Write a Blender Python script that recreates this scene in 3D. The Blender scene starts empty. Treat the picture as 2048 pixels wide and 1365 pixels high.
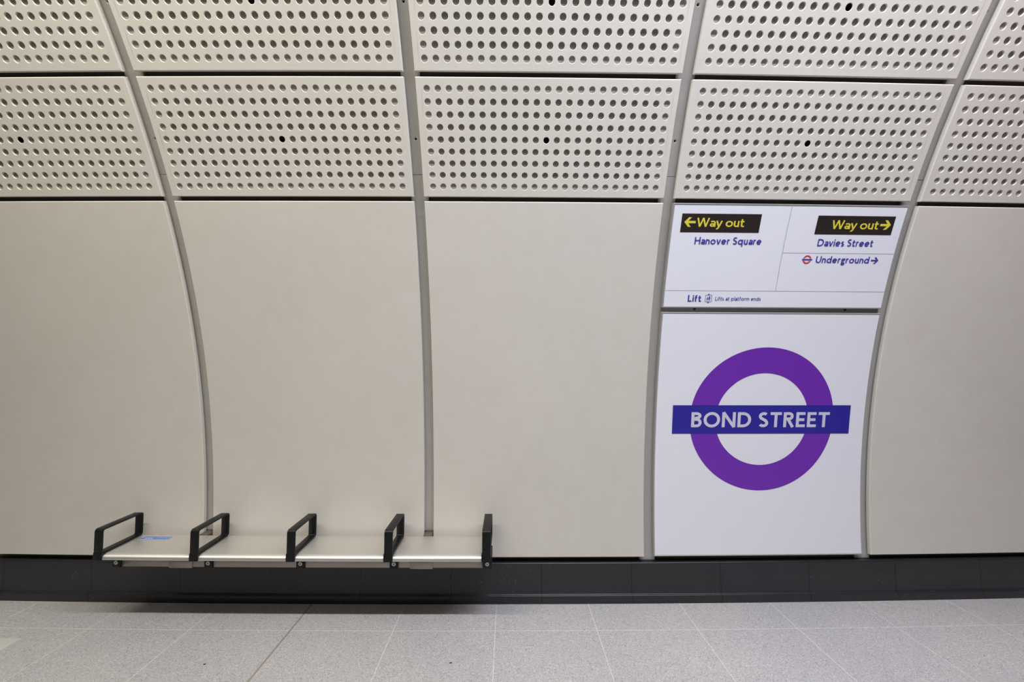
import bpy, math, random
from mathutils import Matrix, Vector
random.seed(7)
SC = bpy.context.scene
COL = SC.collection
PI = math.pi

# ------------------------------------------------------------------ camera, world, lights, exposure
F_PX, CAM_H, PITCH, YAW, ROLL = 850.0, 1.63648, 0.04409, 0.00876, 0.00283
D0 = 2.93722            # distance from camera to the foot of the tunnel wall
KP = 0.00959            # gentle plan curve of the platform wall (1/m)

def cam_setup():
    cd = bpy.data.cameras.new('camera'); cam = bpy.data.objects.new('camera', cd); COL.objects.link(cam)
    cd.sensor_width = 36.0; cd.sensor_fit = 'HORIZONTAL'; cd.lens = F_PX / 2048 * 36.0
    cd.clip_start = 0.05; cd.clip_end = 200
    cy, sy, cp, sp, cr, sr = math.cos(YAW), math.sin(YAW), math.cos(PITCH), math.sin(PITCH), math.cos(ROLL), math.sin(ROLL)
    right = Vector((cy, -sy, 0)); fl = Vector((sy, cy, 0))
    fwd = fl * cp + Vector((0, 0, 1)) * sp
    up = -fl * sp + Vector((0, 0, 1)) * cp
    dn = -up
    r2 = right * cr - dn * sr
    d2 = right * sr + dn * cr
    m = Matrix.Identity(4)
    for i in range(3):
        m[i][0] = r2[i]; m[i][1] = -d2[i]; m[i][2] = -fwd[i]
    m[2][3] = CAM_H
    cam.matrix_world = m
    SC.camera = cam
cam_setup()

def plan(s, d, z):
    r = 1 / KP; a = KP * s
    return Vector(((r + d) * math.sin(a), D0 + r - (r + d) * math.cos(a), z))

W = bpy.data.worlds.new('world'); SC.world = W; W.use_nodes = True
W.node_tree.nodes['Background'].inputs[0].default_value = (0.93, 0.95, 1.0, 1)
W.node_tree.nodes['Background'].inputs[1].default_value = 0.05

def area(name, s, d, z, length, width, power, color, aim_d=0.15, aim_z=1.3, spread=180):
    ld = bpy.data.lights.new(name, 'AREA'); ld.shape = 'RECTANGLE'
    ld.size = length; ld.size_y = width; ld.energy = power; ld.color = color
    ld.spread = math.radians(spread)
    o = bpy.data.objects.new(name, ld); COL.objects.link(o)
    p = plan(s, d, z); t = plan(s, aim_d, aim_z)
    zax = (p - t).normalized(); xax = Vector((math.cos(KP * s), math.sin(KP * s), 0))
    yax = zax.cross(xax).normalized(); xax = yax.cross(zax).normalized()
    m = Matrix.Identity(4)
    for i in range(3): m[i][0] = xax[i]; m[i][1] = yax[i]; m[i][2] = zax[i]; m[i][3] = p[i]
    o.matrix_world = m
    return o
area('platform_light', -5.60, 2.40, 4.60, 2.20, 0.08, 10.8, (1.000, 0.917, 0.778))
area('platform_light', -2.60, 2.40, 4.60, 1.50, 0.08, 58.8, (1.000, 0.969, 0.816))
area('platform_light', -1.10, 2.40, 4.60, 1.50, 0.08, 52.8, (1.000, 0.989, 0.909))
area('platform_light', 1.15, 2.40, 4.60, 2.00, 0.08, 117.0, (0.821, 0.872, 1.000))
area('platform_light', 3.00, 2.40, 4.60, 1.50, 0.08, 48.0, (1.000, 0.912, 0.988))

SC.view_settings.view_transform = 'Standard'; SC.view_settings.look = 'None'
SC.view_settings.gamma = 1; SC.view_settings.use_curve_mapping = False
SC.view_settings.exposure = 0.10
SC.cycles.max_bounces = 8; SC.cycles.diffuse_bounces = 5; SC.cycles.use_denoising = True

# ------------------------------------------------------------------ wall shape
ZC, K0, K1 = 0.4382, 0.17552, 0.00227
def ang(u): return K0 * u + K1 * u * abs(u)
_cache = {}
def prof(u):
    k = round(u, 5)
    if k in _cache: return _cache[k]
    n = 24; z = d = 0.0
    for i in range(n):
        a = ang(u * (i + .5) / n); z += math.cos(a); d += math.sin(a)
    _cache[k] = (ZC + u * z / n, u * d / n)
    return _cache[k]
def wall(s, u, off=0.0):
    """s along the wall, u up the curve, off out towards the platform"""
    z, d = prof(u); a = ang(u)
    return plan(s, d + off * math.cos(a), z - off * math.sin(a))
S1, PITCHX, GAP = -2.03456, 1.5, 0.0625
JO = {0: 0, 1: 0, 2: -0.00084, 3: -0.0053, 4: 0.00385, 5: 0.0}
def joint(k): return S1 + PITCHX * (k - 1) + JO[k]
UB, UBT, U2B, U2T, U3B, U3T = -0.1382, 2.2017, 2.2271, 2.8438, 2.8677, 3.4845
THK = 0.027

# ------------------------------------------------------------------ helpers
def new_obj(name, verts, faces, mats, parent=None, fmat=None, smooth=True, uvs=None, sharp=35):
    me = bpy.data.meshes.new(name); me.from_pydata([tuple(v) for v in verts], [], faces)
    for m in (mats if isinstance(mats, (list, tuple)) else [mats]): me.materials.append(m)
    if fmat: me.polygons.foreach_set('material_index', fmat)
    if smooth:
        me.polygons.foreach_set('use_smooth', [True] * len(me.polygons))
        me.set_sharp_from_angle(angle=math.radians(sharp))
    if uvs:
        uv = me.uv_layers.new(name='UVMap')
        for l in me.loops: uv.data[l.index].uv = uvs[l.vertex_index]
    me.update()
    o = bpy.data.objects.new(name, me); COL.objects.link(o)
    if parent: o.parent = parent; o.matrix_parent_inverse = parent.matrix_world.inverted()
    return o
def tag(o, label, cat, group=None):
    o['label'] = label; o['category'] = cat
    if group: o['group'] = group
    return o
def struct(o): o['kind'] = 'structure'; return o
def empty(name, loc):
    o = bpy.data.objects.new(name, None); o.location = loc; o.empty_display_size = .1; COL.objects.link(o)
    bpy.context.view_layer.update(); return o

class MB:
    def __init__(self): self.v = []; self.f = []; self.m = []; self.uv = []; self.flat = []
    def add(self, verts, faces, mi=0, uv=None):
        b = len(self.v); self.v += verts; self.f += [tuple(b + i for i in f) for f in faces]
        self.m += [mi] * len(faces); self.uv += (uv if uv else [(0, 0)] * len(verts))
    def build(self, name, mats, parent=None, **k):
        o = new_obj(name, self.v, self.f, mats, parent, self.m, uvs=self.uv, **k)
        for i in self.flat: o.data.polygons[i].use_smooth = False
        return o

# ------------------------------------------------------------------ materials
def mat(name, color=(.5, .5, .5), rough=.5, metal=0.0, **kw):
    m = bpy.data.materials.new(name); m.use_nodes = True
    b = m.node_tree.nodes['Principled BSDF']
    b.inputs['Base Color'].default_value = (*color, 1); b.inputs['Roughness'].default_value = rough
    b.inputs['Metallic'].default_value = metal
    for k, v in kw.items(): b.inputs[k.replace('_', ' ')].default_value = v
    return m
def N(m, t, **kw):
    n = m.node_tree.nodes.new(t)
    for k, v in kw.items(): setattr(n, k, v)
    return n
def L(m, a, b): m.node_tree.links.new(a, b)
def bsdf(m): return m.node_tree.nodes['Principled BSDF']
def noise(m, coord, scale, detail=3, rough=.6, vec_scale=None):
    src = coord
    if vec_scale:
        mp = N(m, 'ShaderNodeMapping'); mp.inputs['Scale'].default_value = vec_scale
        L(m, coord, mp.inputs['Vector']); src = mp.outputs['Vector']
    n = N(m, 'ShaderNodeTexNoise'); n.inputs['Scale'].default_value = scale
    n.inputs['Detail'].default_value = detail; n.inputs['Roughness'].default_value = rough
    L(m, src, n.inputs['Vector']); return n.outputs['Fac']
def ramp(m, fac, stops):
    r = N(m, 'ShaderNodeValToRGB'); e = r.color_ramp.elements
    while len(e) < len(stops): e.new(.5)
    for i, (p, c) in enumerate(stops): e[i].position = p; e[i].color = (*c, 1) if len(c) == 3 else c
    L(m, fac, r.inputs['Fac']); return r.outputs['Color']
def mix(m, fac, a, b, mode='MIX'):
    n = N(m, 'ShaderNodeMix', data_type='RGBA', blend_type=mode)
    for sock, v in ((n.inputs[0], fac), (n.inputs[6], a), (n.inputs[7], b)):
        if hasattr(v, 'links'): L(m, v, sock)
        elif isinstance(v, (int, float)): sock.default_value = v
        else: sock.default_value = (*v, 1)
    return n.outputs[2]
def math_(m, op, a, b=None):
    n = N(m, 'ShaderNodeMath', operation=op)
    for i, v in enumerate((a, b)):
        if v is None: continue
        if hasattr(v, 'links'): L(m, v, n.inputs[i])
        else: n.inputs[i].default_value = v
    return n.outputs[0]
def bump(m, h, strength, dist=.001):
    n = N(m, 'ShaderNodeBump'); n.inputs['Strength'].default_value = strength; n.inputs['Distance'].default_value = dist
    L(m, h, n.inputs['Height']); L(m, n.outputs['Normal'], bsdf(m).inputs['Normal'])

def concrete(name, base, rough=.55):
    m = mat(name, base, rough); geo = N(m, 'ShaderNodeNewGeometry').outputs['Position']
    big = noise(m, geo, 1.6, 4); mid = noise(m, geo, 9, 4); fine = noise(m, geo, 420, 2, .7)
    d = tuple(c * .955 for c in base); l = tuple(min(1, c * 1.035) for c in base)
    c1 = ramp(m, big, [(.3, d), (.7, l)])
    c2 = mix(m, .45, c1, ramp(m, mid, [(.3, (base[0]*.975, base[1]*.955, base[2]*.915)), (.7, l)]))
    sp = ramp(m, fine, [(.28, (.80, .79, .77)), (.42, (1, 1, 1)), (.62, (1, 1, 1)), (.75, (1.05, 1.05, 1.05))])
    L(m, mix(m, .8, c2, sp, 'MULTIPLY'), bsdf(m).inputs['Base Color'])
    bump(m, noise(m, geo, 300, 3), .12, .0008)
    return m
M_PANEL = concrete('cream_concrete', (.625, .588, .535))
M_STRIP = concrete('grey_concrete', (.44, .418, .385))  # groove shade is put into this colour, darker than the panel concrete
M_CEIL = concrete('ceiling_concrete', (.55, .52, .48), .7)
M_FELT = mat('acoustic_felt', (.235, .218, .188), .95)
M_PLUG = concrete('blind_hole_concrete', (.37, .352, .32))
M_BLACK = mat('void_black', (.004, .004, .005), .9)
M_BACK = mat('dark_lining', (.17, .148, .12), .9)
M_STEEL_FR = mat('sign_frame_steel', (.50, .485, .46), .38, .55)
M_CHANNEL = mat('channel_steel', (.30, .29, .27), .45, .9)
M_WHITE = mat('sign_white', (.79, .79, .85), .30, 0, Coat_Weight=.25, Coat_Roughness=.05)
M_PURPLE = mat('sign_purple', (.150, .022, .40), .32)
M_BLUE = mat('sign_blue', (.020, .015, .29), .32)
M_LILAC = mat('sign_letter_white', (.62, .60, .72), .4)
M_TXT = mat('text_blue', (.055, .035, .33), .4)
M_TAB = mat('tab_black', (.022, .016, .014), .35)
M_YEL = mat('text_yellow', (.70, .60, .055), .4)
M_RED = mat('roundel_red', (.60, .035, .05), .4)
M_LINE = mat('hairline_grey', (.22, .21, .25), .5)
M_ARM = mat('black_powder_coat', (.006, .0066, .0075), .42, Specular_IOR_Level=.28)
M_BOLT = mat('bolt_steel', (.45, .45, .44), .3, 1.0)
M_STK = mat('sticker_blue', (.09, .17, .50), .4)
M_STKW = mat('sticker_white', (.75, .80, .85), .45)
M_BRKT = mat('bracket_bronze', (.10, .085, .065), .6)
M_CHIP = mat('black_chip', (.03, .028, .025), .8)
M_INLAY = concrete('pale_inlay', (.60, .585, .55))

def steel(name, base, rough, aniso):
    m = mat(name, base, rough, .86); b = bsdf(m)
    b.inputs['Anisotropic'].default_value = aniso
    tg = N(m, 'ShaderNodeTangent', direction_type='UV_MAP'); L(m, tg.outputs[0], b.inputs['Tangent'])
    uv = N(m, 'ShaderNodeTexCoord').outputs['UV']
    n = noise(m, uv, 1.0, 3, .6, (14, 900, 1))
    L(m, ramp(m, n, [(.3, tuple(c * .93 for c in base)), (.7, tuple(min(1, c * 1.04) for c in base))]), b.inputs['Base Color'])
    r = N(m, 'ShaderNodeMapRange'); L(m, noise(m, uv, 5, 4), r.inputs[0])
    r.inputs[3].default_value = rough - .05; r.inputs[4].default_value = rough + .06
    L(m, r.outputs[0], b.inputs['Roughness'])
    return m
M_SEAT = steel('brushed_steel', (.81, .78, .73), .48, .55)
M_BEAM = steel('satin_steel', (.37, .33, .29), .5, .3)

def line_mask(m, coord, period, origin, width, soft=.0006):
    """1 on thin lines every `period` along a scalar coordinate"""
    t = math_(m, 'DIVIDE', math_(m, 'SUBTRACT', coord, origin - period * 100), period)
    fr = math_(m, 'FRACT', math_(m, 'ADD', t, .5))
    dist = math_(m, 'MULTIPLY', math_(m, 'ABSOLUTE', math_(m, 'SUBTRACT', fr, .5)), period)
    r = N(m, 'ShaderNodeMapRange'); L(m, dist, r.inputs[0])
    r.inputs[1].default_value = width / 2 + soft; r.inputs[2].default_value = width / 2 - soft
    r.inputs[3].default_value = 0; r.inputs[4].default_value = 1; r.clamp = True
    return r.outputs[0]

FL0, TW = -1.30236, 0.61455
def floor_mat():
    m = mat('terrazzo', (.45, .45, .45), .42); b = bsdf(m)
    geo = N(m, 'ShaderNodeNewGeometry').outputs['Position']
    uv = N(m, 'ShaderNodeTexCoord').outputs['UV']
    sep = N(m, 'ShaderNodeSeparateXYZ'); L(m, uv, sep.inputs[0])
    base = (.46, .445, .445)
    big = noise(m, geo, 1.3, 4)
    c = ramp(m, big, [(.3, (.415, .405, .412)), (.7, (.465, .447, .437))])
    v = N(m, 'ShaderNodeTexVoronoi'); v.inputs['Scale'].default_value = 230; L(m, geo, v.inputs['Vector'])
    sc = N(m, 'ShaderNodeSeparateColor'); L(m, v.outputs['Color'], sc.inputs[0])
    chips = ramp(m, sc.outputs[0], [(.0, (.50, .49, .48)), (.06, (.78, .77, .77)), (.35, (.98, .98, .98)), (.88, (1.06, 1.06, 1.06)), (.95, (1.35, 1.35, 1.36))])
    c = mix(m, 1.0, c, chips, 'MULTIPLY')
    v2 = N(m, 'ShaderNodeTexVoronoi'); v2.inputs['Scale'].default_value = 75; L(m, geo, v2.inputs['Vector'])
    sc2 = N(m, 'ShaderNodeSeparateColor'); L(m, v2.outputs['Color'], sc2.inputs[0])
    near = ramp(m, v2.outputs['Distance'], [(.16, (1, 1, 1)), (.2, (0, 0, 0))])
    rare = ramp(m, sc2.outputs[1], [(.94, (0, 0, 0)), (.95, (1, 1, 1))])
    c = mix(m, mix(m, 1.0, near, rare, 'MULTIPLY'), c, (.17, .16, .155))
    # warm rust smudges
    c = mix(m, ramp(m, noise(m, geo, 2.3, 3), [(.58, (0, 0, 0)), (.75, (.35, .35, .35))]), c, (.47, .40, .385))
    lx = line_mask(m, sep.outputs[0], TW, FL0, .0040)
    ly = line_mask(m, sep.outputs[1], 6.0, .297, .0036)
    c = mix(m, math_(m, 'MULTIPLY', math_(m, 'MAXIMUM', lx, ly), .60), c, (.78, .77, .75))
    mj = line_mask(m, sep.outputs[0], 40.0, FL0 - .004, .012)
    c = mix(m, mj, c, (.30, .25, .215))
    L(m, c, b.inputs['Base Color'])
    r = N(m, 'ShaderNodeMapRange'); L(m, noise(m, geo, 12, 3), r.inputs[0])
    r.inputs[3].default_value = .34; r.inputs[4].default_value = .5; L(m, r.outputs[0], b.inputs['Roughness'])
    return m
M_FLOOR = floor_mat()
def plinth_mat():
    m = mat('black_granite', (.02, .02, .023), .36, Specular_IOR_Level=.5); b = bsdf(m)
    geo = N(m, 'ShaderNodeNewGeometry').outputs['Position']
    uv = N(m, 'ShaderNodeTexCoord').outputs['UV']
    sep = N(m, 'ShaderNodeSeparateXYZ'); L(m, uv, sep.inputs[0])
    c = ramp(m, noise(m, geo, 4, 4), [(.3, (.014, .014, .017)), (.7, (.023, .023, .026))])
    c = mix(m, .5, c, ramp(m, noise(m, geo, 260, 2), [(.35, (.008, .008, .010)), (.65, (.034, .034, .037))]))
    v = N(m, 'ShaderNodeTexVoronoi'); v.inputs['Scale'].default_value = 95; L(m, geo, v.inputs['Vector'])
    sc = N(m, 'ShaderNodeSeparateColor'); L(m, v.outputs['Color'], sc.inputs[0])
    near = ramp(m, v.outputs['Distance'], [(.12, (1, 1, 1)), (.16, (0, 0, 0))])
    rare = ramp(m, sc.outputs[1], [(.978, (0, 0, 0)), (.982, (1, 1, 1))])
    c = mix(m, mix(m, 1.0, near, rare, 'MULTIPLY'), c, (.40, .39, .38))
    ln = line_mask(m, sep.outputs[0], .6106, -2.2119, .006)
    c = mix(m, ln, c, (.003, .003, .003))
    L(m, c, b.inputs['Base Color'])
    r = N(m, 'ShaderNodeMapRange'); L(m, noise(m, geo, 14, 4), r.inputs[0])
    r.inputs[3].default_value = .22; r.inputs[4].default_value = .42; L(m, r.outputs[0], b.inputs['Roughness'])
    return m
M_PLINTH = plinth_mat()

# ------------------------------------------------------------------ setting
def grid(fn, A, B, mb=None, uvf=None, mi=0, flip=False):
    mb = mb or MB(); nb = len(B)
    vs = [fn(a, b) for a in A for b in B]; uv = [(uvf(a, b) if uvf else (a, b)) for a in A for b in B]
    fs = []
    for i in range(len(A) - 1):
        for j in range(nb - 1):
            q = (i * nb + j, (i + 1) * nb + j, (i + 1) * nb + j + 1, i * nb + j + 1)
            fs.append(q[::-1] if flip else q)
    mb.add(vs, fs, mi, uv); return mb
def lin(a, b, n): return [a + (b - a) * i / n for i in range(n + 1)]
SL, SR = -8.0, 8.0
def slab(fn_front, fn_back, A, B, name, m, uvf=None):
    """closed solid between two parametric sheets"""
    mb = MB(); grid(fn_front, A, B, mb, uvf); grid(fn_back, A, B, mb, uvf, flip=True)
    nA, nB = len(A), len(B); off = nA * nB; F = []
    for i in range(nA - 1):
        for j in (0, nB - 1):
            q = (i * nB + j, (i + 1) * nB + j, off + (i + 1) * nB + j, off + i * nB + j)
            F.append(q[::-1] if j == 0 else q)
    for j in range(nB - 1):
        for i in (0, nA - 1):
            q = (i * nB + j, i * nB + j + 1, off + i * nB + j + 1, off + i * nB + j)
            F.append(q if i == 0 else q[::-1])
    mb.f += F; mb.m += [0] * len(F)
    return mb.build(name, m)
struct(slab(lambda s, d: plan(s, d, 0), lambda s, d: plan(s, d, -.12), lin(SL, SR, 40), [-.25, 0, .5, 1, 2, 3, 4.6], 'floor', M_FLOOR,
            uvf=lambda s, d: (s, d)))
# dark lining behind the cladding
struct(slab(lambda s, u: wall(s, u, -.063), lambda s, u: wall(s, u, -.2), lin(SL, SR, 40), lin(-.44, 3.62, 40), 'wall_back', M_BACK))
# cladding carrying on past both ends of the bays built one by one
struct(slab(lambda s, u: wall(s, u, 0), lambda s, u: wall(s, u, -THK), lin(SL, joint(0) - GAP / 2, 12), lin(UB, 3.4845, 30), 'wall_left', M_PANEL))
struct(slab(lambda s, u: wall(s, u, 0), lambda s, u: wall(s, u, -THK), lin(joint(5) + GAP / 2, SR, 12), lin(UB, 3.4845, 30), 'wall_right', M_PANEL))
# vault above the cladding, out over the platform
struct(slab(lambda s, u: wall(s, u, 0), lambda s, u: wall(s, u, -.15), lin(SL, SR, 16), lin(3.51, 11.5, 40), 'ceiling', M_CEIL))

# skirting of black granite
def plinth():
    P = [(-.078, .262), (-.010, .262)]
    for i in range(1, 6):
        a = PI / 2 * (1 - i / 5); P.append((-.010 + .010 * math.cos(a), .252 + .010 * math.sin(a)))
    P += [(0, .15), (0, .062)]
    for i in range(1, 5):
        a = PI / 2 * i / 4; P.append((.008 - .008 * math.cos(a), .062 - .008 * math.sin(a)))
    for i in range(1, 5):
        a = PI / 2 * (1 - i / 4); P.append((.008 + .008 * math.cos(a), .046 + .008 * math.sin(a)))
    P += [(.0175, .006), (.018, 0), (-.078, 0)]
    mb = MB(); A = lin(SL, SR, 64); n = len(P)
    mb.add([plan(s, d, z) for s in A for d, z in P], [(i * n + j, i * n + (j + 1) % n, (i + 1) * n + (j + 1) % n, (i + 1) * n + j) for i in range(len(A) - 1) for j in range(n)],
           0, [(s, z) for s in A for d, z in P])
    mb.f += [tuple(range(n))[::-1], tuple((len(A) - 1) * n + j for j in range(n))]; mb.m += [0, 0]
    return mb.build('baseboard_back', M_PLINTH, sharp=40)
struct(plinth())

# ------------------------------------------------------------------ cladding panels
def edge_off(t, r): return 0.0 if t >= r else -r + math.sqrt(max(0, r * r - (r - t) ** 2))
BR = .0045
def rimmed(c0, c1, mid):
    e = [0, BR * .1, BR * .3, BR * .6, BR, BR + .0012, BR + .01]
    return [c0 + t for t in e] + mid + [c1 - t for t in e[::-1]]
def panel_shell(mb, s0, s1, u0, u1, smid, umid, hole_box=None, thk=THK):
    S = rimmed(s0, s1, smid); U = rimmed(u0, u1, umid)
    def off(s, u): return edge_off(min(s - s0, s1 - s, u - u0, u1 - u), BR)
    nU = len(U); b = len(mb.v); fs = []
    vs = [wall(s, u, off(s, u)) for s in S for u in U]
    for i in range(len(S) - 1):
        for j in range(nU - 1):
            if hole_box:
                cs, cu = (S[i] + S[i + 1]) / 2, (U[j] + U[j + 1]) / 2
                if hole_box[0] < cs < hole_box[1] and hole_box[2] < cu < hole_box[3]: continue
            fs.append((i * nU + j, (i + 1) * nU + j, (i + 1) * nU + j + 1, i * nU + j + 1))
    mb.add(vs, fs, 0, [(s, u) for s in S for u in U])
    # sides and back
    nS = len(S)
    ring = [(i, 0) for i in range(nS)] + [(nS - 1, j) for j in range(1, nU)] + [(i, nU - 1) for i in range(nS - 2, -1, -1)] + [(0, j) for j in range(nU - 2, 0, -1)]
    idx = [b + i * nU + j for i, j in ring]; b2 = len(mb.v)
    mb.v += [wall(S[i], U[j], -thk) for i, j in ring]; mb.uv += [(S[i], U[j]) for i, j in ring]
    n = len(ring)
    for k in range(n): mb.f.append((idx[(k + 1) % n], idx[k], b2 + k, b2 + (k + 1) % n)); mb.m.append(0)
    b3 = len(mb.v); Uc = [U[0]] + umid + [U[-1]]
    # plain back sheet
    m = len(Uc)
    mb.v += [wall(s, u, -thk) for s in (S[0], S[-1]) for u in Uc]; mb.uv += [(0, 0)] * (2 * m)
    for j in range(m - 1): mb.f.append((b3 + j, b3 + j + 1, b3 + m + j + 1, b3 + m + j)); mb.m.append(0)

NSEG = 28
def hole_cell(mb, cs, cu, ws, wu, r, depth, base_off, floor_mi, wall_mi=0, ch=.0020):
    """square cell of the face with a round chamfered socket"""
    hs, hu = ws / 2, wu / 2; A = [2 * PI * k / NSEG for k in range(NSEG)]
    def sq(a):
        c, s = math.cos(a), math.sin(a); t = min(hs / abs(c) if abs(c) > 1e-9 else 9, hu / abs(s) if abs(s) > 1e-9 else 9)
        return c * t, s * t
    # angles snapped so that cell corners are kept
    ca = math.atan2(hu, hs); cor = [ca, PI - ca, PI + ca, 2 * PI - ca]
    for c in cor:
        k = min(range(NSEG), key=lambda i: abs(A[i] - c)); A[k] = c
    rings = []
    rings.append([wall(cs + sq(a)[0], cu + sq(a)[1], base_off) for a in A])
    R = [(r + ch, base_off), (r + ch * .45, base_off - ch * .35), (r, base_off - ch), (r, base_off - depth)]
    for rr, of in R: rings.append([wall(cs + rr * math.cos(a), cu + rr * math.sin(a), of) for a in A])
    b = len(mb.v)
    for q in rings: mb.v += q
    mb.uv += [(cs, cu)] * (NSEG * len(rings))
    for q in range(len(rings) - 1):
        for k in range(NSEG):
            k2 = (k + 1) % NSEG
            if q == 0: mb.flat.append(len(mb.f))
            mb.f.append((b + q * NSEG + k2, b + q * NSEG + k, b + (q + 1) * NSEG + k, b + (q + 1) * NSEG + k2)); mb.m.append(0 if q < 3 else wall_mi)
    mb.f.append(tuple(b + (len(rings) - 1) * NSEG + k for k in range(NSEG))); mb.m.append(floor_mi)

def plain_panel(k, label):
    s0, s1 = joint(k) + GAP / 2, joint(k + 1) - GAP / 2
    mb = MB(); panel_shell(mb, s0, s1, UB, UBT, lin(s0 + .12, s1 - .12, 11), lin(UB + .09, UBT - .09, 24))
    o = mb.build('wall_panel', M_PANEL); tag(o, label, 'wall panel', 'plain lower wall panels'); return o
NC, NR = 23, 9
def perf_panel(k, row, label):
    s0, s1 = joint(k) + GAP / 2, joint(k + 1) - GAP / 2
    if row == 0: u0, u1, uc, du = U2B, U2T, 2.5365, .0628
    else: u0, u1, uc, du = U3B, U3T, 3.168, .0607
    sc = (s0 + s1) / 2; ds = .05985
    hb = (sc - NC * ds / 2, sc + NC * ds / 2, uc - NR * du / 2, uc + NR * du / 2)
    mb = MB()
    panel_shell(mb, s0, s1, u0, u1, [hb[0]] + [hb[0] + ds * i for i in (4, 8, 12, 16, 20)] + [hb[1]], [hb[2]] + [hb[2] + du * 3 * i for i in (1, 2)] + [hb[3]], hb)
    for i in range(NC):
        for j in range(NR):
            edge = i in (0, NC - 1) or j in (0, NR - 1)
            cs, cu = hb[0] + ds * (i + .5), hb[2] + du * (j + .5)
            if i == NC // 2 and j == NR // 2: hole_cell(mb, cs, cu, ds, du, .0165, .0265, 0, 3, 3)
            else: hole_cell(mb, cs, cu, ds, du, .0172, .0075 if edge else .0095, 0, 1 if edge else 2, ch=.0014)
    o = mb.build('perforated_panel', [M_PANEL, M_PLUG, M_FELT, M_BLACK]); tag(o, label, 'wall panel', 'perforated upper wall panels'); return o

plain_panel(0, 'plain cream wall panel behind the left end of the bench, cut off by the left edge')
plain_panel(1, 'plain cream wall panel above the middle seats of the bench')
plain_panel(2, 'plain cream wall panel between the bench and the white signs')
plain_panel(4, 'plain cream wall panel to the right of the white signs')
LOWN = ['above the leftmost plain panel', 'above the middle bench seats',
        'above the plain middle panel', 'directly above the way out sign', 'at the right edge']
UPN = ['in the top row, far left corner', 'in the top row, second bay from the left', 'in the top row, middle bay',
       'in the top row, two above the way out sign', 'in the top row, far right corner']
for k in range(5): perf_panel(k, 0, 'cream perforated wall panel in the lower holed row, ' + LOWN[k])
for k in range(5): perf_panel(k, 1, 'cream perforated wall panel ' + UPN[k])

# ------------------------------------------------------------------ joint strips behind the panel gaps
STRIPN = ['curved grey cover strip in the leftmost joint between wall panels', 'curved grey cover strip in the joint left of the middle wall panels',
          'curved grey cover strip in the joint left of the white signs', 'curved grey cover strip in the joint right of the white signs']
def strip_seg(par, k, ua, ub, holes):
    j = joint(k); hw = .052; o0 = -.0385; thk = .022
    mb = MB(); cw = .05
    cuts = [ua]
    for h in holes: cuts += [h - cw / 2, h + cw / 2]
    cuts.append(ub)
    for i in range(0, len(cuts), 2):
        a, b = cuts[i], cuts[i + 1]; n = max(1, int((b - a) / .1))
        grid(lambda s, u: wall(j + s, u, o0), [-hw, hw], lin(a, b, n), mb)
    for h in holes:
        # front cells left, right and around the bolt socket
        grid(lambda s, u: wall(j + s, u, o0), [-hw, -cw / 2], [h - cw / 2, h + cw / 2], mb)
        grid(lambda s, u: wall(j + s, u, o0), [cw / 2, hw], [h - cw / 2, h + cw / 2], mb)
        hole_cell(mb, j, h, cw, cw, .0062, .02, o0, 1, 0, ch=.003)
    n = max(2, int((ub - ua) / .1)); U = lin(ua, ub, n)
    grid(lambda s, u: wall(j + s, u, o0 - thk), [-hw, hw], U, mb, flip=True)
    grid(lambda o, u: wall(j - hw, u, o), [o0 - thk, o0], U, mb)
    grid(lambda o, u: wall(j + hw, u, o), [o0 - thk, o0], U, mb, flip=True)
    for u, fl in ((ua, True), (ub, False)):
        grid(lambda s, o: wall(j + s, u, o), [-hw, hw], [o0, o0 - thk], mb, flip=not fl)
    return mb.build('strip_segment', [M_STRIP, M_BLACK], par)
for k in (1, 2, 3, 4):
    e = empty('joint_strip', wall(joint(k), -.15, -.04)); tag(e, STRIPN[k - 1], 'cover strip', 'joint cover strips')
    strip_seg(e, k, -.172 if k > 2 else .0255, 2.3490, [])
    strip_seg(e, k, 2.3512, 3.49, [2.541, 3.170])

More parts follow.
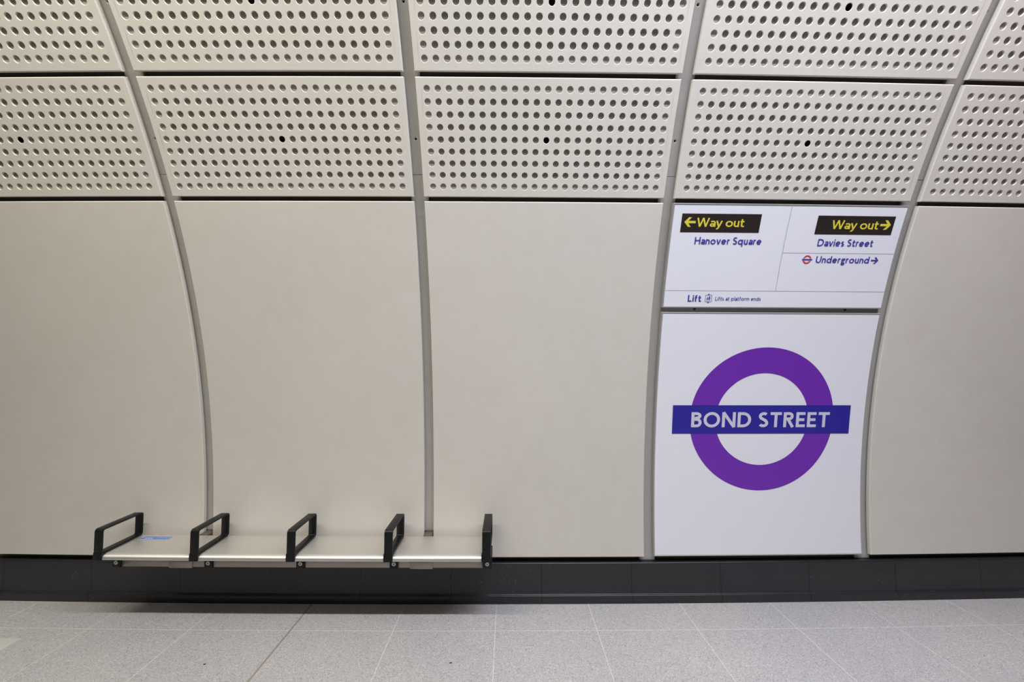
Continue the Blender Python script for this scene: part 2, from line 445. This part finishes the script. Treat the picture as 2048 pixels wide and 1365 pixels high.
# ------------------------------------------------------------------ stroke lettering in the manner of the signs
def arc(cx, cy, rx, ry, a0, a1, n=None):
    n = n or max(6, int(abs(a1 - a0) / 9))
    return [(cx + rx * math.cos(math.radians(a0 + (a1 - a0) * i / n)), cy + ry * math.sin(math.radians(a0 + (a1 - a0) * i / n))) for i in range(n + 1)]
def glyph(c, w):
    """list of (polyline, closed), width; caps are 1 high, x-height .68"""
    h = w / 2; X = .69; T = 1 - h; r = (X - w) / 2; xm = X / 2
    o = lambda cx: (arc(cx, xm, r * 1.02, r, 0, 360, 40)[:-1], True)
    G = {
     'B': ([([(h, 0), (h, 1)], 0), ([(h, T)] + arc(.30, .76, .22, .24 - h, 90, -90) + [(h, .52)], 0), ([(h, .52)] + arc(.34, .26 + h / 2, .64 - .34 - h, (.52 - h) / 2, 90, -90) + [(h, h)], 0)], .64),
     'O': ([(arc(.5, .5, .5 - h + .01, .5 - h + .01, 0, 360, 48)[:-1], True)], 1.0),
     'N': ([([(h, 0), (h, 1)], 0), ([(.84 - h, 0), (.84 - h, 1)], 0), ([(h * .9, .99), (.84 - h * .9, .01)], 0)], .84),
     'D': ([([(h, 0), (h, 1)], 0), ([(h, T)] + arc(.34, .5, .84 - .34 - h, .5 - h, 90, -90) + [(h, h)], 0)], .84),
     'S': ([(arc(.315, .735, .215, .265 - h, 42, 205) + [(.16, .60), (.44, .44)] + arc(.30, .272, .27 - h * .55, .272 - h, 38, -150), 0)], .60),
     'T': ([([(.35, 0), (.35, 1)], 0), ([(0, T), (.70, T)], 0)], .70),
     'R': ([([(h, 0), (h, 1)], 0), ([(h, T)] + arc(.34, .73, .62 - .34 - h, .27 - h, 90, -90) + [(h, .46 + h)], 0), ([(.30, .50), (.60, 0)], 0)], .66),
     'E': ([([(h, 0), (h, 1)], 0), ([(h, T), (.56, T)], 0), ([(h, .5), (.52, .5)], 0), ([(h, h), (.57, h)], 0)], .57),
     'W': ([([(h * .7, 1), (.30, .0)], 0), ([(.30, 0), (.58, 1)], 0), ([(.58, 1), (.86, 0)], 0), ([(.86, 0), (1.16 - h * .7, 1)], 0)], 1.16),
     'H': ([([(h, 0), (h, 1)], 0), ([(.76 - h, 0), (.76 - h, 1)], 0), ([(h, .52), (.76 - h, .52)], 0)], .76),
     'U': ([([(h, 1)] + arc(.37, .37, .37 - h, .37 - h, 180, 360) + [(.74 - h, 1)], 0)], .74),
     'L': ([([(h, 1), (h, 0)], 0), ([(h, h), (.52, h)], 0)], .52),
     'a': ([(arc(.235, .205, .235 - h, .205 - h, 0, 360, 28)[:-1], True), ([(.07, .60)] + arc(.26, X - h - .15, .21, .15, 125, 0) + [(.47, 0)], 0)], .50),
     'y': ([([(h * .7, X), (.30, .02)], 0), ([(.60 - h * .7, X), (.27, -.10)] + arc(.12, -.08, .13, .14, -30, -110), 0)], .58),
     'o': ([o(xm)], X),
     'u': ([([(h, X)] + arc(.26, .26, .26 - h, .26 - h, 180, 360), 0), ([(.52 - h, X), (.52 - h, 0)], 0)], .53),
     't': ([([(.15, .90)] + arc(.29, .15, .14, .15 - h, 180, 290) + [(.40, .08)], 0), ([(0, X - h), (.38, X - h)], 0)], .40),
     'n': ([([(h, 0), (h, X)], 0), (arc(.27, X - .27, .27 - h, .27 - h, 180, 0) + [(.54 - h, 0)], 0)], .54),
     'v': ([([(h * .7, X), (.28, .0)], 0), ([(.28, 0), (.56 - h * .7, X)], 0)], .56),
     'e': ([([(h, xm), (X - .06 - h, xm)], 0), (arc((X - .06) / 2, xm, r * .92, r, 0, 318), 0)], X - .05),
     'r': ([([(h, 0), (h, X)], 0), (arc(.27, X - .25, .27 - h, .25 - h, 180, 70), 0)], .36),
     'q': ([(arc(xm * .95, xm, r * .95, r, 0, 360, 36)[:-1], True), ([(X * .97 - h, X), (X * .97 - h, -.30)], 0)], X),
     'd': ([(arc(xm * .95, xm, r * .95, r, 0, 360, 36)[:-1], True), ([(X * .97 - h, 1), (X * .97 - h, 0)], 0)], X),
     'p': ([(arc(xm, xm, r * .95, r, 0, 360, 36)[:-1], True), ([(h, X), (h, -.30)], 0)], X),
     'i': ([([(h, 0), (h, X)], 0), ([(h, .98), (h, .98 - w * 1.05)], 0)], w),
     's': ([(arc(.215, .505, .15, .185 - h, 45, 200) + [(.12, .41), (.30, .29)] + arc(.20, .185, .20 - h * .6, .185 - h, 40, -150), 0)], .42),
     'g': ([(arc(.245, X - .215, .245 - h, .215 - h, 0, 360, 30)[:-1], True), ([(.36, X - h), (.54, X - h)], 0), ([(.12, .30), (.10, .14), (.18, .06), (.40, .04)] + arc(.27, -.125, .27 - h, .185 - h, 50, -270, 30), 0)], .53),
     'f': ([([(.13, 0), (.13, .78)] + arc(.29, .78, .16, .22 - h, 180, 80), 0), ([(0, X - h), (.34, X - h)], 0)], .36),
     'l': ([([(h, 0), (h, 1)], 0)], w),
     'm': ([([(h, 0), (h, X)], 0), (arc(.25, X - .25, .25 - h, .25 - h, 180, 0) + [(.50 - h, 0)], 0), (arc(.50 + .25 - w, X - .25, .25 - h, .25 - h, 180, 0) + [(1.0 - w - h, 0)], 0)], 1.0 - w),
    }
    return G[c]
def stroke_pts(pl, closed, w):
    n = len(pl); Lf, Rt = [], []
    for i in range(n):
        if closed: a, b, c = pl[i - 1], pl[i], pl[(i + 1) % n]
        else: a, b, c = pl[max(i - 1, 0)], pl[i], pl[min(i + 1, n - 1)]
        def nrm(p, q):
            dx, dy = q[0] - p[0], q[1] - p[1]; l = math.hypot(dx, dy)
            return None if l < 1e-9 else (-dy / l, dx / l)
        n1, n2 = nrm(a, b), nrm(b, c)
        n1 = n1 or n2; n2 = n2 or n1
        mx, my = n1[0] + n2[0], n1[1] + n2[1]; l = math.hypot(mx, my) or 1; mx /= l; my /= l
        k = 1 / max(.55, mx * n1[0] + my * n1[1])
        Lf.append((b[0] + mx * w / 2 * k, b[1] + my * w / 2 * k)); Rt.append((b[0] - mx * w / 2 * k, b[1] - my * w / 2 * k))
    return Lf, Rt
def flat_strokes(mb, strokes, w, fn, mi=0):
    for pl, closed in strokes:
        Lf, Rt = stroke_pts(pl, closed, w); n = len(pl)
        mb.add([fn(*p) for p in Lf + Rt], [(i, n + i, n + (i + 1) % n, (i + 1) % n)[::-1] for i in range(n if closed else n - 1)], mi)
def text_on_wall(name, txt, s0, s1, u0, cap, w, off, m, parent, gap=.15, space=.42):
    """one part per word"""
    x = 0; words = []
    for word in txt.split(' '):
        items = []
        for c in word:
            st, wd = glyph(c, w)
            items += [([(px + x, py) for px, py in pl], cl) for pl, cl in st]; x += wd + gap
        words.append(items); end = x - gap; x += space - gap
    k = (s1 - s0) / end
    for items in words:
        mb = MB(); flat_strokes(mb, items, w, lambda px, py: wall(s0 + px * k, u0 + py * cap, off))
        mb.build(name, m, parent, smooth=False)
def rect_on_wall(name, s0, s1, u0, u1, off, m, parent, thick=None, n=None):
    n = n or max(1, int((u1 - u0) / .05)); mb = MB()
    SS, U = lin(s0, s1, max(1, math.ceil((s1 - s0) / .06))), lin(u0, u1, n)
    grid(lambda s, u: wall(s, u, off), SS, U, mb)
    if thick:
        grid(lambda s, u: wall(s, u, off - thick), SS, U, mb, flip=True)
        grid(lambda o, u: wall(s0, u, o), [off - thick, off], U, mb)
        grid(lambda o, u: wall(s1, u, o), [off - thick, off], U, mb, flip=True)
        grid(lambda s, o: wall(s, u1, o), SS, [off, off - thick], mb)
        grid(lambda s, o: wall(s, u0, o), SS, [off, off - thick], mb, flip=True)
    return mb.build(name, m, parent)
def poly_on_wall(name, polys, off, m, parent):
    mb = MB()
    for p in polys: mb.add([wall(s, u, off) for s, u in p], [tuple(range(len(p)))])
    return mb.build(name, m, parent, smooth=False)
def frame_on_wall(parent, s0, s1, u0, u1, fw=.0075, lip=.0015):
    """steel tray round a sign: rim, lip and deep sides"""
    mb = MB(); n = max(2, int((u1 - u0) / .05)); U = lin(u0, u1, n)
    prof_ = [(0, -.03), (0, 0), (.0012, lip), (fw - .001, lip), (fw, -.001)]
    for a in range(len(prof_) - 1):
        (i0, o0), (i1, o1) = prof_[a], prof_[a + 1]
        def side(sgn, base):
            mb.add([wall(base + sgn * i, min(max(u, u0 + i), u1 - i), o) for (i, o) in ((i0, o0), (i1, o1)) for u in U],
                   [((j, n + 1 + j, n + 2 + j, j + 1) if sgn > 0 else (j, j + 1, n + 2 + j, n + 1 + j)) for j in range(n)])
        side(1, s0); side(-1, s1)
        def topb(sgn, base):
            ns = 24
            mb.add([wall(s, base + sgn * i, o) for (i, o, q) in ((i0, o0, i0), (i1, o1, i1)) for s in lin(s0 + q, s1 - q, ns)],
                   [((k, k + 1, ns + k + 2, ns + k + 1) if sgn > 0 else (k, ns + k + 1, ns + k + 2, k + 1)) for k in range(ns)])
        topb(1, u0); topb(-1, u1)
    return mb.build('frame', M_STEEL_FR, parent)

# ---- station name sign
SS0, SS1 = .9935, 2.4425
es = empty('station_name_sign', wall(1.72, -.13, 0))
tag(es, 'large white station name sign with purple ring and blue bar reading BOND STREET', 'sign')
frame_on_wall(es, SS0, SS1, -.134, 1.5285)
rect_on_wall('face', SS0 + .0078, SS1 - .0078, -.1262, 1.5207, -.0005, M_WHITE, es, .02, 34)
RC = (1.7235, .802)
def ring(name, c, ri, ro, off, m, parent, n=128):
    mb = MB(); vs = []
    for k in range(n):
        a = 2 * PI * k / n
        for i in range(7):
            r = ri + (ro - ri) * i / 6; vs.append(wall(c[0] + r * math.cos(a), c[1] + r * math.sin(a), off))
    mb.add(vs, [(7 * k + i, 7 * k + i + 1, (7 * k + i + 8) % (7 * n), (7 * k + i + 7) % (7 * n)) for k in range(n) for i in range(6)])
    return mb.build(name, m, parent, smooth=False)
ring('ring', RC, .3185, .4945, .0006, M_PURPLE, es)
rect_on_wall('name_bar', 1.1115, 2.3335, .702, .8988, .0016, M_BLUE, es, None, 6)
text_on_wall('lettering', 'BOND STREET', 1.2395, 2.1915, .7465, .1045, .185, .0026, M_LILAC, es, gap=.125, space=.46)

# ---- way out sign
ew = empty('way_out_sign', wall(1.72, 1.56, 0))
tag(ew, 'white directional sign with two black way out labels, above the station name sign', 'sign')
frame_on_wall(ew, .9915, 2.4415, 1.5585, 2.2025)
rect_on_wall('face', .9993, 2.4337, 1.5663, 2.1947, -.0005, M_WHITE, ew, .02, 14)
O1, O2 = .0007, .0014
def lab(o, t): o['label'] = t; return o
lab(rect_on_wall('exit_label', 1.0523, 1.5405, 2.0322, 2.1425, O1, M_TAB, ew, None, 3), 'black label with left arrow')
lab(rect_on_wall('exit_label', 1.8918, 2.3776, 2.0272, 2.1388, O1, M_TAB, ew, None, 3), 'black label with right arrow')
def arrow(s_tip, u, length, hh, t, sgn, off, m, parent):
    """arrow pointing along sgn"""
    tip = s_tip; st = []
    st.append(([(tip - sgn * t * .7, u), (tip - sgn * length, u)], 0))
    mb = MB(); flat_strokes(mb, st, t, lambda a, b: wall(a, b, off))
    for v in (1, -1):
        p = [(tip, u), (tip - sgn * hh * .92, u + v * hh), (tip - sgn * (hh * .92 + t * 1.25), u + v * hh), (tip - sgn * t * 1.35, u)]
        mb.add([wall(a, b, off) for a, b in p], [(0, 1, 2, 3) if v * sgn > 0 else (3, 2, 1, 0)])
    return mb.build('arrow', m, parent, smooth=False)
arrow(1.0700, 2.0925, .0700, .0285, .0140, -1, O2, M_YEL, ew)
arrow(2.3605, 2.0870, .0680, .0285, .0140, 1, O2, M_YEL, ew)
text_on_wall('lettering', 'Way out', 1.1485, 1.4420, 2.0655, .0525, .15, O2, M_YEL, ew, gap=.08, space=.34)
text_on_wall('lettering', 'Way out', 1.9890, 2.2830, 2.0600, .0525, .15, O2, M_YEL, ew, gap=.08, space=.34)
text_on_wall('lettering', 'Hanover Square', 1.1510, 1.5690, 1.9600, .0440, .150, O2, M_TXT, ew, gap=.12, space=.42)
text_on_wall('lettering', 'Davies Street', 1.9260, 2.2800, 1.9550, .0440, .150, O2, M_TXT, ew, gap=.12, space=.42)
text_on_wall('lettering', 'Underground', 1.9385, 2.2830, 1.8515, .0420, .150, O2, M_TXT, ew, gap=.12)
arrow(2.3420, 1.8700, .0480, .0200, .0085, 1, O2, M_TXT, ew)
text_on_wall('lettering', 'Lift', 1.1530, 1.2390, 1.5985, .0430, .17, O2, M_TXT, ew, gap=.14)
text_on_wall('lettering', 'Lifts at platform ends', 1.3310, 1.6275, 1.6065, .0250, .125, O2, M_TXT, ew, gap=.13, space=.5)
for q in (lambda: rect_on_wall('divider', 1.7147, 1.7164, 1.6700, 2.1945, O1, M_LINE, ew),
          lambda: rect_on_wall('divider', 1.7160, 2.4335, 1.9108, 1.9125, O1, M_LINE, ew, None, 1),
          lambda: rect_on_wall('divider', .9995, 2.4335, 1.6688, 1.6705, O1, M_LINE, ew, None, 1)): q()
# small red roundel
ring('roundel_ring', (1.8810, 1.8713), .0185, .0268, O1, M_RED, ew, 48)
lab(rect_on_wall('roundel_bar', 1.8485, 1.9135, 1.8655, 1.8771, O1 + .0003, M_WHITE, ew, None, 1), 'white edging of the small bar')
lab(rect_on_wall('roundel_bar', 1.8485, 1.9135, 1.8670, 1.8756, O2, M_TXT, ew, None, 1), 'blue bar of the small roundel')
# lift pictogram
def fig(cs, cu, k): return [[(cs - .0022 * k, cu), (cs - .0008 * k, cu), (cs, cu + .008 * k), (cs + .0008 * k, cu), (cs + .0022 * k, cu), (cs + .0026 * k, cu + .0165 * k), (cs - .0026 * k, cu + .0165 * k)],
                            [(cs - .0048 * k, cu + .0095 * k), (cs - .0026 * k, cu + .0095 * k), (cs - .0022 * k, cu + .0165 * k), (cs - .0036 * k, cu + .0165 * k)],
                            [(cs + .0026 * k, cu + .0095 * k), (cs + .0048 * k, cu + .0095 * k), (cs + .0036 * k, cu + .0165 * k), (cs + .0022 * k, cu + .0165 * k)],
                            [(cs + .0023 * k * math.cos(a), cu + .0195 * k + .0023 * k * math.sin(a)) for a in [2 * PI * i / 10 for i in range(10)]]]
mbi = MB(); bx = (1.2660, 1.3068, 1.5995, 1.6405)
flat_strokes(mbi, [([(bx[0], bx[2]), (bx[1], bx[2]), (bx[1], bx[3]), (bx[0], bx[3])], True)], .0022, lambda a, b: wall(a, b, O2))
for p in fig(1.2795, 1.6065, 1.0) + fig(1.2920, 1.6065, 1.28) + [[(1.2750, 1.6445), (1.2978, 1.6445), (1.2864, 1.6500)], [(1.2750, 1.5955), (1.2864, 1.5900), (1.2978, 1.5955)]]:
    mbi.add([wall(a, b, O2) for a, b in p], [tuple(range(len(p)))])
mbi.build('lift_pictogram', M_TXT, ew, smooth=False)
# steel channel between the two signs with its two screws
ec = empty('steel_channel', wall(1.72, 1.543, -.03)); tag(ec, 'dark steel channel between the two white signs', 'steel channel')
rect_on_wall('channel', 1.0, 2.436, 1.5295, 1.5575, -.020, M_CHANNEL, ec, .010, 2)
def disc_on_wall(name, s, u, r, off, h, m, parent, n=20, inner=None):
    mb = MB(); A = [2 * PI * k / n for k in range(n)]
    rr = [(r, off - h), (r, off - h * .25), (r * .8, off)] + ([(r * .42, off), (r * .36, off - h * .6)] if inner else [])
    for q, (a, o) in enumerate(rr):
        mb.v += [wall(s + a * math.cos(t), u + a * math.sin(t), o) for t in A]; mb.uv += [(0, 0)] * n
        if q:
            for k in range(n): mb.f.append(((q - 1) * n + k, (q - 1) * n + (k + 1) % n, q * n + (k + 1) % n, q * n + k)); mb.m.append(0)
    mb.f.append(tuple((len(rr) - 1) * n + k for k in range(n))); mb.m.append(1 if inner else 0)
    return mb.build(name, [m, inner or m], parent)
for s in (1.2117, 2.2125): disc_on_wall('screw', s, 1.5462, .0075, -.0155, .004, M_ARM, ec, inner=M_CHANNEL)

# ------------------------------------------------------------------ bench
eb = empty('perch_bench', plan(-1.29, .03, .36))
tag(eb, 'four-seat stainless steel bench with black loop armrests fixed to the wall', 'bench')
AC = [-2.456, -1.876, -1.295, -.712, -.127]; SD0, SD1 = .045, .343; SZ = .460; AW = .050
def seat(a, b):
    s0, s1 = a + AW * .36, b - AW * .36
    r = .024; th = .0
    P = [(SD0 + .004, SZ - .028), (SD0, SZ - .024)]
    for i in range(0, 5):
        t = PI / 2 * i / 4; P.append((SD0 + .008 - .008 * math.cos(t), SZ - .008 + .008 * math.sin(t)))
    P += [(SD0 + .08, SZ), (SD0 + .16, SZ - .001)]
    fx = SD1 - .004
    for i in range(0, 9):
        t = PI / 2 * i / 8; P.append((fx - .034 + .034 * math.sin(t), SZ - .001 - .026 + .026 * math.cos(t)))
    P += [(fx, SZ - .031), (fx - .003, SZ - .033), (fx - .01, SZ - .033)]
    # underside
    Q = [(fx - .01, SZ - .030), (fx - .03, SZ - .022), (SD0 + .02, SZ - .02), (SD0 + .006, SZ - .028)]
    prf = P + Q; n = len(prf); mb = MB()
    S = [s0, s0 + .0015, s0 + .004] + lin(s0 + .03, s1 - .03, 4) + [s1 - .004, s1 - .0015, s1]
    def inset(s): 
        t = min(s - s0, s1 - s); return .0025 if t < .0005 else (.0008 if t < .002 else 0)
    cd = sum(p[0] for p in prf) / n; cz = SZ - .012
    vs = []; uv = []; acc = [0]
    for i in range(1, n): acc.append(acc[-1] + math.hypot(prf[i][0] - prf[i - 1][0], prf[i][1] - prf[i - 1][1]))
    for s in S:
        k = inset(s)
        for i, (d, z) in enumerate(prf):
            vs.append(plan(s, d - math.copysign(min(k, abs(d - cd)), d - cd) if k else d, z - (k if z > cz else -k) if k else z)); uv.append((s, acc[i]))
    mb.add(vs, [(i * n + j, (i + 1) * n + j, (i + 1) * n + (j + 1) % n, i * n + (j + 1) % n)[::-1] for i in range(len(S) - 1) for j in range(n)], 0, uv)
    e = (len(S) - 1) * n
    mb.f += [tuple(range(n)), tuple(e + j for j in range(n))[::-1]]; mb.m += [0, 0]
    o = mb.build('seat', M_SEAT, eb, sharp=50); return o
for i in range(4): seat(AC[i], AC[i + 1])
def rounded_loop(d0, d1, z0, z1, r, n=7):
    P = []
    for cx, cz, a0 in ((d1 - r, z1 - r, 0), (d0 + r, z1 - r, 90), (d0 + r, z0 + r, 180), (d1 - r, z0 + r, 270)):
        for i in range(n + 1):
            a = math.radians(a0 + 90 * i / n); P.append((cx + r * math.cos(a), cz + r * math.sin(a)))
    return P
def arm(sc, shift):
    """flat-bar loop standing on the seat joint, its front foot lapping over the nose"""
    th = .0095; hw = AW / 2; e = .0015
    z0 = SZ - .0005; z1 = .612
    out = rounded_loop(SD0 + .002, SD1, z0, z1, .019); inn = rounded_loop(SD0 + .002 + th, SD1 - th, z0 + th, z1 - th, .011)
    n = len(out); mb = MB()
    def shrink(P, k, sgn):
        cd, cz = (SD0 + SD1) / 2, (z0 + z1) / 2
        return [(d + sgn * k * (1 if d > cd else -1), z + sgn * k * (1 if z > cz else -1)) for d, z in P]
    def pt(s, d, z): return plan(sc + s + shift * (d - .2) / .3, d, z)
    rings = [(-hw, shrink(out, e, -1)), (-hw + e, out), (hw - e, out), (hw, shrink(out, e, -1)), (hw, shrink(inn, e, 1)), (hw - e, inn), (-hw + e, inn), (-hw, shrink(inn, e, 1))]
    vs = [pt(s, d, z) for s, P in rings for d, z in P]; R = len(rings)
    mb.add(vs, [(q * n + k, q * n + (k + 1) % n, ((q + 1) % R) * n + (k + 1) % n, ((q + 1) % R) * n + k) for q in range(R) for k in range(n)])
    o = mb.build('armrest', M_ARM, eb, sharp=50)
    # foot: cheek over the seat nose, slightly wider than the bar
    fb = MB(); fw = hw + .004
    prof_ = [(SD1 - .075, SZ - .026), (SD1 - .02, SZ - .034), (SD1 + .001, SZ - .033), (SD1 + .0015, SZ - .012), (SD1 - .001, SZ + .012), (SD1 - .010, SZ + .016), (SD1 - .045, SZ + .004), (SD1 - .09, SZ - .004)]
    S = [(-fw, .002), (-fw + .0025, 0), (fw - .0025 - .004, 0), (fw - .004, .002)]
    m = len(prof_); cd = SD1 - .03; cz = SZ - .014
    fb.add([pt(s, d - k * (1 if d > cd else -1), z - k * (1 if z > cz else -1)) for s, k in S for d, z in prof_],
           [(i * m + j, i * m + (j + 1) % m, (i + 1) * m + (j + 1) % m, (i + 1) * m + j) for i in range(3) for j in range(m)] + [tuple(range(m))[::-1], tuple(3 * m + j for j in range(m))])
    fb.build('foot', M_ARM, o, sharp=40)
for c, sh in zip(AC, (.012, .011, .007, .003, 0)): arm(c, sh)
def box_plan(name, s0, s1, d0, d1, z0, z1, m, parent, bv=.0015, nseg=1):
    """bevelled box following the wall line"""
    mb = MB(); xs = [(s0, bv), (s0 + bv, 0)] + [(s0 + bv + (s1 - s0 - 2 * bv) * i / nseg, 0) for i in range(1, nseg)] + [(s1 - bv, 0), (s1, bv)]
    ring_ = [(0, 1, 0, 0), (1, 0, 0, 0)]
    def sec(k):
        b = bv
        P = [(d0 + b, z0), (d1 - b, z0), (d1, z0 + b), (d1, z1 - b), (d1 - b, z1), (d0 + b, z1), (d0, z1 - b), (d0, z0 + b)]
        cd, cz = (d0 + d1) / 2, (z0 + z1) / 2
        return [(d - math.copysign(k, d - cd), z - math.copysign(k, z - cz)) for d, z in P]
    vs = []; uv = []
    for s, k in xs:
        for j, (d, z) in enumerate(sec(k)): vs.append(plan(s, d, z)); uv.append((s, d + z))
    n = 8
    mb.add(vs, [(i * n + j, i * n + (j + 1) % n, (i + 1) * n + (j + 1) % n, (i + 1) * n + j)[::1] for i in range(len(xs) - 1) for j in range(n)], 0, uv)
    e = (len(xs) - 1) * n; mb.f += [tuple(range(n))[::-1], tuple(e + j for j in range(n))]; mb.m += [0, 0]
    return mb.build(name, m, parent, sharp=50)
CL = [-2.4015, -1.832, -1.2663, -.6952, -.1245]
box_plan('beam', CL[0] + .006, CL[4] - .006, .205, .262, .3535, .4190, M_BEAM, eb, .004, 8)
for s0, s1 in ((-2.0785, -1.9350), (-.5975, -.4590)):
    lab(box_plan('sleeve', s0, s1, .200, .2665, .3500, .4120, M_BEAM, eb, .001), 'steel sleeve over a beam joint')
def bolt(s, z, d, parent):
    mb = MB(); n = 24; A = [2 * PI * k / n for k in range(n)]
    rr = [(.0125, d), (.0125, d + .003), (.0105, d + .0045), (.0042, d + .0045), (.0034, d + .002)]
    for q, (a, dd) in enumerate(rr):
        mb.v += [plan(s + a * math.cos(t), dd, z + a * math.sin(t)) for t in A]; mb.uv += [(0, 0)] * n
        if q:
            for k in range(n): mb.f.append(((q - 1) * n + k, (q - 1) * n + (k + 1) % n, q * n + (k + 1) % n, q * n + k)); mb.m.append(0)
    mb.f.append(tuple((len(rr) - 1) * n + k for k in range(n))); mb.m.append(1)
    return mb.build('bolt', [M_BOLT, M_ARM], parent)
for c in CL:
    k = box_plan('clamp', c - .026, c + .026, .10, .272, .3520, .4225, M_ARM, eb, .002)
    bolt(c, .3835, .2715, k)
for s0, s1 in ((-2.0625, -2.0065), (-.5625, -.5075)):
    br = box_plan('wall_bracket', s0, s1, -.058, .041, .375, .4622, M_BRKT, eb, .002)
    box_plan('bracket_arm', s0 + .004, s1 - .004, .039, .206, .372, .425, M_BRKT, br, .002)
# sticker on the first seat
stk = MB(); Z = SZ + .0009
def sp(s, d): return plan(s, d, Z)
base_ = [(-2.392, .1285), (-2.222, .1285), (-2.212, .118), (-2.212, .079), (-2.392, .079)]
stk.add([sp(*p) for p in base_] + [plan(p[0], p[1], SZ + .0002) for p in base_], [(0, 1, 2, 3, 4)] + [(i, 5 + i, 5 + (i + 1) % 5, (i + 1) % 5) for i in range(5)])
so = stk.build('sticker', M_STK, eb, smooth=False); lab(so, 'blue and white sticker')
sk = MB(); f2 = lambda a, b: plan(a, b, Z + .0003)
lines = [([(-2.392, .1265), (-2.222, .1265), (-2.213, .1165)], 0)]
for x in (-2.372, -2.356, -2.340, -2.324): lines.append(([(x - .004, .114), (x + .004, .094)], 0))
lines.append(([(-2.372, .104), (-2.33, .104)], 0))
flat_strokes(sk, lines, .0045, f2)
fine = []
for x in range(9): fine.append(([(-2.300 + .0095 * x, .0900), (-2.294 + .0095 * x, .0900)], 0)); fine.append(([(-2.302 + .009 * x, .1030), (-2.297 + .009 * x, .1030)], 0))
flat_strokes(sk, fine, .0028, f2)
sk.build('sticker_print', M_STKW, so, smooth=False)

# ------------------------------------------------------------------ floor details
def slab_plan(name, s0, s1, d0, d1, h, m):
    return box_plan(name, s0, s1, d0, d1, -.004, h, m, None, .0006)
o = slab_plan('floor_inlay', -3.45, -2.828, .392, 1.0, .0012, M_INLAY)
tag(o, 'pale smooth floor slab at the far left edge of the platform floor', 'floor slab')
def chip(s, d, r, label):
    mb = MB(); n = 9; A = [2 * PI * k / n for k in range(n)]; R = [r * random.uniform(.6, 1.2) for _ in A]
    for q, (k, z) in enumerate(((1, 0), (.85, .0022), (.4, .0034))):
        mb.v += [plan(s + R[i] * k * 1.6 * math.cos(A[i]), d + R[i] * k * .8 * math.sin(A[i]), z) for i in range(n)]; mb.uv += [(0, 0)] * n
        if q:
            for i in range(n): mb.f.append(((q - 1) * n + i, (q - 1) * n + (i + 1) % n, q * n + (i + 1) % n, q * n + i)); mb.m.append(0)
    mb.f.append(tuple(2 * n + i for i in range(n))); mb.m.append(0)
    tag(mb.build('dirt_speck', M_CHIP), label, 'dirt speck', 'specks of dirt on the platform floor')
chip(-1.612, .584, .0065, 'black speck of dirt on the floor in front of the bench\'s left half')
chip(-.304, .568, .0055, 'black speck of dirt on the floor in front of the bench\'s right end')
